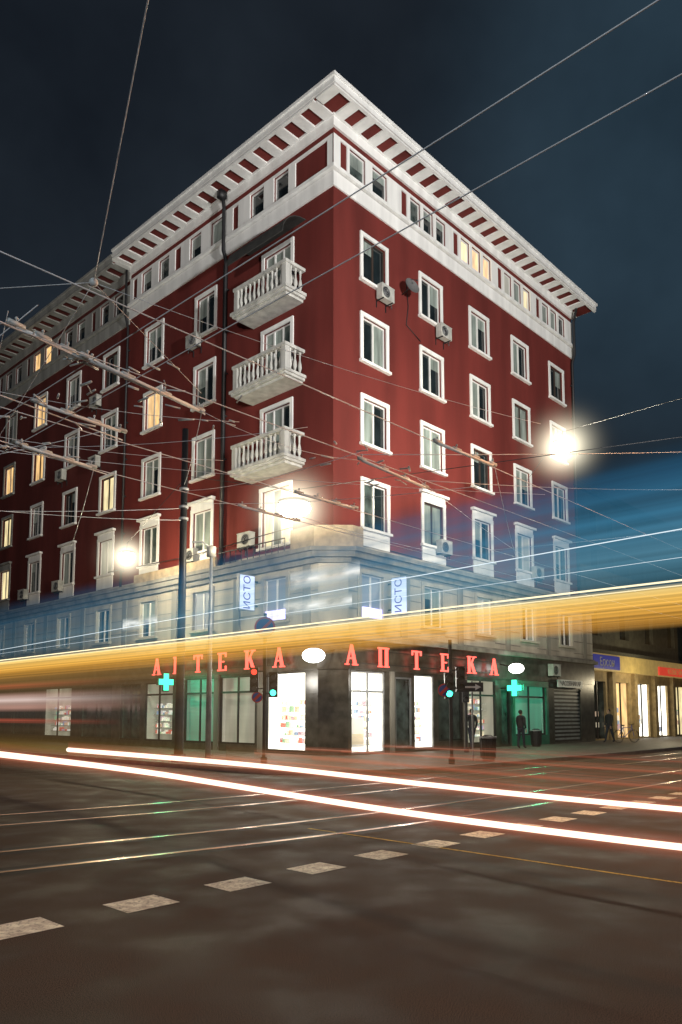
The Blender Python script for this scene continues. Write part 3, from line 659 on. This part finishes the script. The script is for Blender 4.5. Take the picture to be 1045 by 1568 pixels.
# ------------------------------------------------------------------ people (skinned figures)
coat = mat("dark_coat", (.02, .02, .024), .85, .2); jeans = mat("dark_jeans", (.02, .025, .04), .9, .2); skin = mat("skin", (.45, .28, .2), .6, .05); hair = mat("hair", (.02, .014, .01), .8, .1)
def person(x, y, rot, stride=.18, h=1.72):
    e = empty("pedestrian"); k = h/1.72
    def chain(name, verts, edges, rad, mt, root=0):
        me = bpy.data.meshes.new(name); me.from_pydata([Vector(v)*k for v in verts], edges, []); me.materials.append(mt)
        ob = bpy.data.objects.new(name, me); scene.collection.objects.link(ob); ob.parent = e
        sk = ob.modifiers.new("Skin", 'SKIN'); sd = ob.modifiers.new("Sub", 'SUBSURF'); sd.levels = 1; sd.render_levels = 2
        for i, r in enumerate(rad):
            me.skin_vertices[0].data[i].radius = (r[0]*k, r[1]*k) if isinstance(r, tuple) else (r*k, r*k)
            me.skin_vertices[0].data[i].use_root = (i == root)
    s = stride
    chain("legs_and_trousers", [(0, 0, .92), (-.09, 0, .86), (-.1, -s*.5, .48), (-.1, -s*.8, .08), (-.1, -s*.8-.15, .035), (.09, 0, .86), (.1, s*.4, .48), (.1, s, .1), (.1, s-.13, .04)],
          [(0, 1), (1, 2), (2, 3), (3, 4), (0, 5), (5, 6), (6, 7), (7, 8)], [.11, .095, .07, .05, .04, .095, .07, .05, .04], jeans)
    chain("coat", [(0, 0, .86), (0, 0, 1.1), (0, 0, 1.32), (0, 0, 1.44), (0, 0, 1.5), (-.19, 0, 1.4), (-.24, .04, 1.14), (-.22, -.06, .9), (.19, 0, 1.4), (.24, -.04, 1.14), (.22, -.1, .92)],
          [(0, 1), (1, 2), (2, 3), (3, 4), (3, 5), (5, 6), (6, 7), (3, 8), (8, 9), (9, 10)], [(.17, .13), (.15, .11), (.18, .12), (.13, .1), .06, .075, .055, .04, .075, .055, .04], coat)
    for sx, yy in ((-.22, -.08), (.22, -.12)):
        fv = [(sx, yy, .88)]; fe = []; fr_ = [.035]
        fv.append((sx, yy-.01, .81)); fe.append((0, 1)); fr_.append(.032)
        for q in range(4):
            b = len(fv); fv += [(sx, yy-.035+.02*q, .775), (sx-.01*(1 if sx > 0 else -1), yy-.035+.02*q, .72-.01*(q in (1, 2)))]; fe += [(1, b), (b, b+1)]; fr_ += [.009, .008]
        b = len(fv); fv += [(sx-.03*(1 if sx > 0 else -1), yy-.05, .82), (sx-.035*(1 if sx > 0 else -1), yy-.06, .785)]; fe += [(0, b), (b, b+1)]; fr_ += [.012, .01]
        chain("hand", fv, fe, fr_, skin)
    m = MB(); m.sph((0, -.01, 1.62*k), .1*k, skin, (.78, .95, 1.2), 16, 12); m.tube([(0, .005, 1.46*k), (0, 0, 1.56*k)], .05*k, skin, 10)
    m.poly(Fr((0, -.1*k), (1, 0), (0, -1)), [(-.014, 1.59*k), (.014, 1.59*k), (0, 1.64*k)], -.01, .025, skin)
    for sg in (-1, 1): m.sph((sg*.08*k, .0, 1.615*k), .022*k, skin, (.4, 1, 1.3)); m.sph((sg*.03*k, -.098*k, 1.635*k), .009, hair)
    m.box(Fr((0, -.098*k), (1, 0), (0, -1)), -.022, .022, -.005, .008, 1.555*k, 1.563*k, sr)
    m.sph((0, .018, 1.65*k), .105*k, hair, (.84, .92, 1.02), 16, 10)
    m.make("head", e, True)
    e.location = (x, y, .12); e.rotation_euler = (0, 0, rot)
person(5.6, 32.7, math.radians(200)); person(14.6, 41.5, math.radians(-60), .25, 1.75); person(8.0, 33.9, math.radians(130), .1, 1.68)
def bicycle(x, y, rot):
    e = empty("bicycle"); m = MB()
    def ring(cx, r, rr):
        m.tube([(cx+r*math.cos(a), 0, .34+r*math.sin(a)) for a in [i*math.pi/12 for i in range(25)]], rr, blackm, 6)
    for cx in (-.52, .52):
        ring(cx, .33, .018)
        for i in range(10): a = i*math.pi/5; m.tube([(cx, 0, .34), (cx+.32*math.cos(a), 0, .34+.32*math.sin(a))], .003, greym, 4)
    for a, b in (((-.52, 0, .34), (-.1, 0, .3)), ((-.52, 0, .34), (-.2, 0, .8)), ((-.1, 0, .3), (-.2, 0, .88)), ((-.1, 0, .3), (.38, 0, .75)), ((-.2, 0, .8), (.38, 0, .82)), ((.52, 0, .34), (.36, 0, .95))): m.tube([a, b], .017, sb, 6)
    m.tube([(.36, -.25, 1.0), (.36, 0, .96), (.36, .25, 1.0)], .014, blackm, 6); m.sph((-.22, 0, .92), .1, blackm, (1.3, .7, .35))
    m.tube([(-.1, -.12, .2), (-.1, -.02, .3), (-.1, .02, .3), (-.1, .12, .4)], .012, greym, 5)
    m.make("frame_and_wheels", e); e.location = (x, y, .12); e.rotation_euler = (0, 0, rot)
bicycle(15.4, 41.2, math.radians(20))

# ------------------------------------------------------------------ light trails
def trailmat(name, stops, strength, vs=18., us=.03, fade=None, contrast=(.3, .7), minv=.5):
    m = bpy.data.materials.new(name); m.use_nodes = True; nt = m.node_tree; nt.nodes.clear()
    o = nt.nodes.new("ShaderNodeOutputMaterial"); e = nt.nodes.new("ShaderNodeEmission"); t = nt.nodes.new("ShaderNodeBsdfTransparent"); mx = nt.nodes.new("ShaderNodeMixShader")
    uv = nt.nodes.new("ShaderNodeUVMap"); sp = nt.nodes.new("ShaderNodeSeparateXYZ"); nt.links.new(uv.outputs[0], sp.inputs[0])
    mp = nt.nodes.new("ShaderNodeMapping"); mp.inputs["Scale"].default_value = (us, vs, 1); nt.links.new(uv.outputs[0], mp.inputs[0])
    n = nt.nodes.new("ShaderNodeTexNoise"); n.inputs["Scale"].default_value = 1; n.inputs["Detail"].default_value = 5; nt.links.new(mp.outputs[0], n.inputs["Vector"])
    r = nt.nodes.new("ShaderNodeValToRGB"); cr = r.color_ramp
    while len(cr.elements) < len(stops): cr.elements.new(.5)
    for el, (v, c, a) in zip(cr.elements, stops): el.position = v
    for el, (v, c, a) in zip(cr.elements, stops): el.color = (*c, a)
    nt.links.new(sp.outputs[1], r.inputs[0])
    k = nt.nodes.new("ShaderNodeMapRange"); k.inputs["From Min"].default_value = contrast[0]; k.inputs["From Max"].default_value = contrast[1]; k.inputs["To Min"].default_value = minv; k.inputs["To Max"].default_value = 1.1
    nt.links.new(n.outputs["Fac"], k.inputs["Value"])
    al = nt.nodes.new("ShaderNodeMath"); al.operation = 'MULTIPLY'; al.use_clamp = True; nt.links.new(r.outputs["Alpha"], al.inputs[0]); nt.links.new(k.outputs[0], al.inputs[1])
    last = al.outputs[0]
    if fade:
        fr2 = nt.nodes.new("ShaderNodeMapRange"); fr2.inputs["From Min"].default_value = fade[0]; fr2.inputs["From Max"].default_value = fade[1]; fr2.inputs["To Min"].default_value = fade[2]; fr2.inputs["To Max"].default_value = fade[3]
        nt.links.new(sp.outputs[0], fr2.inputs["Value"]); m2 = nt.nodes.new("ShaderNodeMath"); m2.operation = 'MULTIPLY'; m2.use_clamp = True; nt.links.new(last, m2.inputs[0]); nt.links.new(fr2.outputs[0], m2.inputs[1]); last = m2.outputs[0]
    nt.links.new(r.outputs["Color"], e.inputs[0]); e.inputs[1].default_value = strength
    nt.links.new(last, mx.inputs[0]); nt.links.new(t.outputs[0], mx.inputs[1]); nt.links.new(e.outputs[0], mx.inputs[2]); nt.links.new(mx.outputs[0], o.inputs[0])
    return m
def ribbon(mb, k0, k1, z0, z1, m, off=0., n=12):
    for i in range(n):
        a = k0+(k1-k0)*i/n; b = k0+(k1-k0)*(i+1)/n
        def P(k, z): return (4.5+dL[0]*k+nL[0]*off, 10+dL[1]*k+nL[1]*off, z)
        mb.face([P(a, z0), P(b, z0), P(b, z1), P(a, z1)], m, [(a, 0), (b, 0), (b, 1), (a, 1)])
yt = trailmat("amber_trail", [(0, (1, .5, .1), 0), (.15, (1, .46, .07), .4), (.4, (1, .5, .08), .7), (.7, (1, .58, .12), .94), (.9, (1, .72, .25), .98), (1, (1, .85, .5), 0)], 1.2, 16, .02, minv=.35)
yt2 = trailmat("amber_glow", [(0, (1, .45, .1), 0), (.5, (1, .45, .1), .2), (1, (1, .48, .1), .4)], .8, 6, .03, fade=(6, 22, 0, 1.), minv=.2)
bt = trailmat("blue_trail", [(0, (.12, .35, .48), .3), (.25, (.15, .42, .6), .6), (.5, (.07, .29, .48), .62), (.8, (.03, .16, .31), .55), (1, (.01, .06, .12), 0)], .72, 9, .03, fade=(0, 20, 1.3, .5))
gt = trailmat("vehicle_blur", [(0, (.6, .3, .06), 0), (.08, (.6, .34, .06), .5), (.25, (.26, .16, .07), .45), (.5, (.2, .16, .12), .42), (.8, (.4, .24, .1), .55), (1, (.6, .34, .08), .4)], .55, 9, .03, fade=(3, 17, .12, .95))
bus = empty("bus_light_trail"); m = MB(); ribbon(m, -6, 45, 2.75, 3.36, yt); m.make("amber_lights", bus)
m = MB(); ribbon(m, 5, 45, 2.35, 2.8, yt2, .07); m.make("amber_glow", bus)
m = MB(); ribbon(m, -6, 45, 3.3, 5.3, bt, .05); m.make("blue_body_blur", bus)
m = MB(); ribbon(m, 0, 45, .4, 2.9, gt, .1); m.make("lower_body_blur", bus)
thin = emis("white_streak", (.8, .93, 1), 1.1); thin2 = emis("amber_streak", (1, .82, .48), 2.0)
m = MB()
def ln(z0, z1, r, mt, off, k0=-6, k1=40): m.tube([(4.5+dL[0]*k0+nL[0]*off, 10+dL[1]*k0+nL[1]*off, z0), (4.5+dL[0]*k1+nL[0]*off, 10+dL[1]*k1+nL[1]*off, z1)], r, mt, 6)
ln(4.15, 3.4, .007, thin, .1); ln(3.4, 3.38, .014, thin2, -.05); ln(3.33, 3.3, .008, thin2, -.05); ln(3.7, 3.5, .003, thin, .1)
m.make("thin_streaks", bus)
sm = trailmat("window_glint", [(0, (1, .95, .8), 0), (.5, (1, .95, .85), .9), (1, (1, .95, .8), 0)], 1.6, 1.5, 1.2, minv=.0, contrast=(.36, .58))  # lamp reflections on the bus, painted as glowing ribbons
m = MB(); ribbon(m, 5.7, 7.6, 4.1, 4.5, sm, .0, 4); ribbon(m, 5.9, 7.8, 3.6, 3.9, sm, .0, 4); ribbon(m, 12.4, 14, 3.75, 4.1, sm, .0, 4); m.make("painted_glints", bus)
pk = trailmat("pink_trail", [(0, (1, .5, .4), 0), (.3, (1, .55, .45), .7), (.6, (1, .8, .75), .95), (1, (1, .5, .4), 0)], 1.2, 4, .05, fade=(14.5, 22, 0, 1))
pr = trailmat("red_trail", [(0, (1, .1, .05), 0), (.5, (1, .15, .08), .6), (1, (1, .2, .1), 0)], .8, 4, .05, fade=(16, 23, 0, 1))
oc = empty("oncoming_light_trail"); m = MB(); ribbon(m, 12, 50, 1.7, 2.4, pk, -1.2); ribbon(m, 13, 50, 2.5, 2.75, pr, -1.3); ribbon(m, 14, 50, 1.3, 1.5, pr, -1.3); m.make("streaks", oc)
core = emis("headlight_streak", (1, .74, .58), 1.9)
def smooth(P, it=3):
    for _ in range(it):
        Q = [P[0]]
        for i in range(len(P)-1):
            a, b = P[i], P[i+1]; Q += [tuple(a[j]*.75+b[j]*.25 for j in range(3)), tuple(a[j]*.25+b[j]*.75 for j in range(3))]
        Q.append(P[-1]); P = Q
    return P
def sheet(m, P, z0, z1, mt):
    d = 0
    for i in range(len(P)-1):
        a, b = P[i], P[i+1]; l = math.hypot(b[0]-a[0], b[1]-a[1])
        m.face([(a[0], a[1], z0(a)), (b[0], b[1], z0(b)), (b[0], b[1], z1(b)), (a[0], a[1], z1(a))], mt, [(d, 0), (d+l, 0), (d+l, 1), (d, 1)]); d += l
def cartrail(P, mt, zz, halo):
    P = smooth(P)
    m = MB(); m.tube([(x, y, zz) for x, y, r in P], [r*.78 for x, y, r in P], mt, 8)
    sheet(m, P, lambda a: zz-a[2]*3.2, lambda a: zz+a[2]*3.2, halo)
    for fi in range(len(m.f)):
        if fi not in m.uv: m.uv[fi] = [(0, 0)]*len(m.f[fi])
    m.make("car_light_trail")
halo = trailmat("trail_halo", [(0, (1, .2, .1), 0), (.28, (1, .25, .13), .18), (.5, (1, .48, .32), 1), (.72, (1, .25, .13), .18), (1, (1, .2, .1), 0)], .85, 3, .05)
PB = [(-14, 24.5, .12), (-7.85, 17.6, .09), (-3.5, 12.76, .055), (-.96, 9.24, .042), (.476, 7.25, .036), (1.45, 6.18, .033), (2.33, 5.28, .03), (3.8, 4.0, .028)]
PA = [(-7.1, 19.9, .07), (-4.4, 17, .065), (-1.435, 13.75, .052), (1.43, 9.48, .04), (3.25, 7.35, .033), (5.0, 5.6, .028)]
cartrail(PB, core, .7, halo); cartrail(PA, core, .7, halo)
tl = trailmat("tail_streak", [(0, (1, .14, .07), 0), (.35, (1, .2, .1), .35), (.6, (1, .4, .25), .7), (1, (1, .14, .07), 0)], .7, 3, .06, minv=0., contrast=(.42, .64))
tb = trailmat("brown_blur", [(0, (.5, .25, .1), 0), (.4, (.5, .25, .1), .35), (.7, (.4, .2, .1), .3), (1, (.5, .22, .1), 0)], .35, 6, .04)
m = MB()
for dx, dy, z0, z1, mt in ((2.2, 2.4, .5, .75, tl), (3.0, 3.2, .65, .8, tl), (3.6, 4.0, .3, .5, tl), (4.4, 5.0, .5, .62, tl), (5.4, 6.0, .6, .75, tl), (1.2, 1.2, .55, .68, tl), (1.6, 1.6, .35, .95, tb), (4.6, 4.4, .3, 1.0, tb)):
    P = smooth([(x+dx, y+dy, 0) for x, y, r in PA[1:]]+[(9+dx, 2.5+dy, 0)])
    sheet(m, P, lambda a: z0, lambda a: z1, mt)
m.make("tail_light_trail")

# ------------------------------------------------------------------ street lamps
def bloom_ball(p, r, col, st, parent):  # bloom around a lamp, built as a glowing volume sphere
    m = bpy.data.materials.new("painted_lamp_bloom"); m.use_nodes = True; nt = m.node_tree; nt.nodes.clear()
    o = nt.nodes.new("ShaderNodeOutputMaterial"); e = nt.nodes.new("ShaderNodeEmission"); e.inputs[0].default_value = (*col, 1)
    tc = nt.nodes.new("ShaderNodeTexCoord"); ln_ = nt.nodes.new("ShaderNodeVectorMath"); ln_.operation = 'LENGTH'; nt.links.new(tc.outputs["Object"], ln_.inputs[0])
    mr = nt.nodes.new("ShaderNodeMapRange"); mr.inputs["From Min"].default_value = 0; mr.inputs["From Max"].default_value = r; mr.inputs["To Min"].default_value = 1; mr.inputs["To Max"].default_value = 0
    nt.links.new(ln_.outputs["Value"], mr.inputs["Value"]); pw = nt.nodes.new("ShaderNodeMath"); pw.operation = 'POWER'; pw.inputs[1].default_value = 7; nt.links.new(mr.outputs[0], pw.inputs[0])
    ml = nt.nodes.new("ShaderNodeMath"); ml.operation = 'MULTIPLY'; ml.inputs[1].default_value = st; nt.links.new(pw.outputs[0], ml.inputs[0]); nt.links.new(ml.outputs[0], e.inputs[1])
    nt.links.new(e.outputs[0], o.inputs["Volume"])
    b = MB(); b.sph((0, 0, 0), r, m, n=20, m=14); ob = b.make("bloom_ball", parent); ob.location = p
def light(kind, name, p, energy, col, parent=None, target=None, size=1.2, blend=.6, rad=.25):
    l = bpy.data.lights.new(name, kind); l.energy = energy; l.color = col; l.shadow_soft_size = rad
    if kind == 'SPOT': l.spot_size = size; l.spot_blend = blend
    o = bpy.data.objects.new(name, l); scene.collection.objects.link(o); o.location = p
    if target: o.rotation_euler = (Vector(target)-Vector(p)).to_track_quat('-Z', 'Y').to_euler()
    if parent: o.parent = parent
    return o
def hanging_lamp(p, energy, col, cable_ends, bloom_r, sc=1.):
    p = Vector(p); e = empty("unseen_light_post"); m = MB()
    m.sph(p+Vector((0, 0, .2)), .34*sc, greym, (1.3, .8, .35), 14, 8); m.sph(p-Vector((0, 0, .02)), .34*sc, lampwhite, (1.3, .9, .65), 14, 8)
    m.tube([p+Vector((0, 0, .2)), p+Vector((0, 0, .6))], .02, greym, 6)
    for c in cable_ends: m.tube([p+Vector((0, 0, .6)), c], .012, blackm, 5)
    m.make("luminaire", e, True)
    light('POINT', "bulb", p-Vector((0, 0, .4)), energy, col, e, rad=.2)
    bloom_ball(p, bloom_r, (1, .9, .66), 13/bloom_r, e)
hanging_lamp((-1.53, 24, 8.27), 1200, (1, .86, .62), [(-5.2, 24.5, 9.5), (14, 20, 9.8)], 2.8, 1.25)
hanging_lamp((8.45, 28, 11.75), 2600, (1, .9, .7), [(9.5, 38.3, 13.5), (24, 15, 13)], 2.9, .9)
hanging_lamp((-9.2, 32, 8.34), 1300, (1, .85, .55), [(-5.2, 24.5, 9.4), tuple(L.P(15, 0, 9.5))], 2.3, .8)
def added_lamp_post(x, y, tgt, energy, col, size, rad=.5, pt=0):  # unseen posts, added out of view to light facade, wires and road
    e = empty("unseen_light_post"); m = MB(); h = 9.5
    m.tube([(x, y, 0), (x, y, 1), (x, y, h)], [.12, .1, .06], greym, 10); dv = (Vector(tgt)-Vector((x, y, h))); dv.z = 0; dv.normalize()
    m.tube([(x, y, h), Vector((x, y, h+.3))+dv*.8, Vector((x, y, h+.35))+dv*1.8], .04, greym, 8)
    hp = Vector((x, y, h+.3))+dv*2.1; m.sph(hp, .4, greym, (1, .7, .3)); m.make("post", e, True)
    light('SPOT', "added_flood", hp+dv*.6-Vector((0, 0, .2)), energy, col, e, tgt, math.radians(size), .8, rad)
    if pt: light('POINT', "bulb", hp+dv*.6-Vector((0, 0, .5)), pt, (.9, .96, 1), e, rad=.4)
added_lamp_post(19, -6, R.P(9, 0, 20), 63000, (1, .97, .93), 52, pt=2600)
added_lamp_post(-7, -10, L.P(11, 0, 19), 18000, (1, .93, .86), 54, pt=3000)
added_lamp_post(14, 11, (1, 12, 0), 5200, (1, .47, .22), 110, rad=1.0)
light('POINT', "shop_spill", BR.P(2, 1.6, 2.9), 160, (1, .95, .85)); light('POINT', "shop_spill", BL.P(2.6, 1.6, 2.9), 160, (1, .95, .85))
light('POINT', "green_cross_spill", BL.P(8.9, 1.3, 3.0), 110, (.05, 1, .5)); light('POINT', "green_cross_spill", BR.P(12.2, 1.3, 2.9), 110, (.05, 1, .5))
light('POINT', "shop_row_spill", BR.P(27, 2.0, 3.6), 350, (1, .85, .55))

# ------------------------------------------------------------------ world
w = bpy.data.worlds.new("World"); scene.world = w; w.use_nodes = True; nt = w.node_tree; bg = nt.nodes["Background"]
tc = nt.nodes.new("ShaderNodeTexCoord"); n = nt.nodes.new("ShaderNodeTexNoise"); n.inputs["Scale"].default_value = 2.6; n.inputs["Detail"].default_value = 5; n.inputs["Roughness"].default_value = .55
nt.links.new(tc.outputs["Generated"], n.inputs["Vector"])
r = nt.nodes.new("ShaderNodeValToRGB"); r.color_ramp.elements[0].position = .35; r.color_ramp.elements[1].position = .72
r.color_ramp.elements[0].color = (.0075, .0105, .0155, 1); r.color_ramp.elements[1].color = (.018, .025, .034, 1)
nt.links.new(n.outputs["Fac"], r.inputs[0])
dt = nt.nodes.new("ShaderNodeVectorMath"); dt.operation = 'DOT_PRODUCT'; v = Vector((.66, 1, .85)).normalized(); dt.inputs[1].default_value = v; nt.links.new(tc.outputs["Generated"], dt.inputs[0])
mr = nt.nodes.new("ShaderNodeMapRange"); mr.inputs["From Min"].default_value = .91; mr.inputs["From Max"].default_value = 1.0; mr.interpolation_type = 'SMOOTHSTEP'; nt.links.new(dt.outputs["Value"], mr.inputs["Value"])
mm = nt.nodes.new("ShaderNodeMath"); mm.operation = 'MULTIPLY'; nt.links.new(mr.outputs[0], mm.inputs[0]); nt.links.new(n.outputs["Fac"], mm.inputs[1])
mx = nt.nodes.new("ShaderNodeMix"); mx.data_type = 'RGBA'; mx.blend_type = 'ADD'; mx.inputs[7].default_value = (.02, .05, .075, 1)
nt.links.new(mm.outputs[0], mx.inputs[0]); nt.links.new(r.outputs[0], mx.inputs[6]); nt.links.new(mx.outputs[2], bg.inputs[0]); bg.inputs[1].default_value = 1

# ------------------------------------------------------------------ camera
cam = bpy.data.cameras.new("camera"); co = bpy.data.objects.new("camera", cam); scene.collection.objects.link(co); scene.camera = co
co.location = (0, 0, 1.6); co.rotation_euler = (math.radians(95.7), 0, 0)
cam.sensor_fit = 'VERTICAL'; cam.sensor_height = 36; cam.lens = 1160/1568*36; cam.shift_y = 195/1568; cam.clip_end = 2000
scene.view_settings.view_transform = 'Standard'; scene.view_settings.look = 'None'; scene.view_settings.exposure = 0
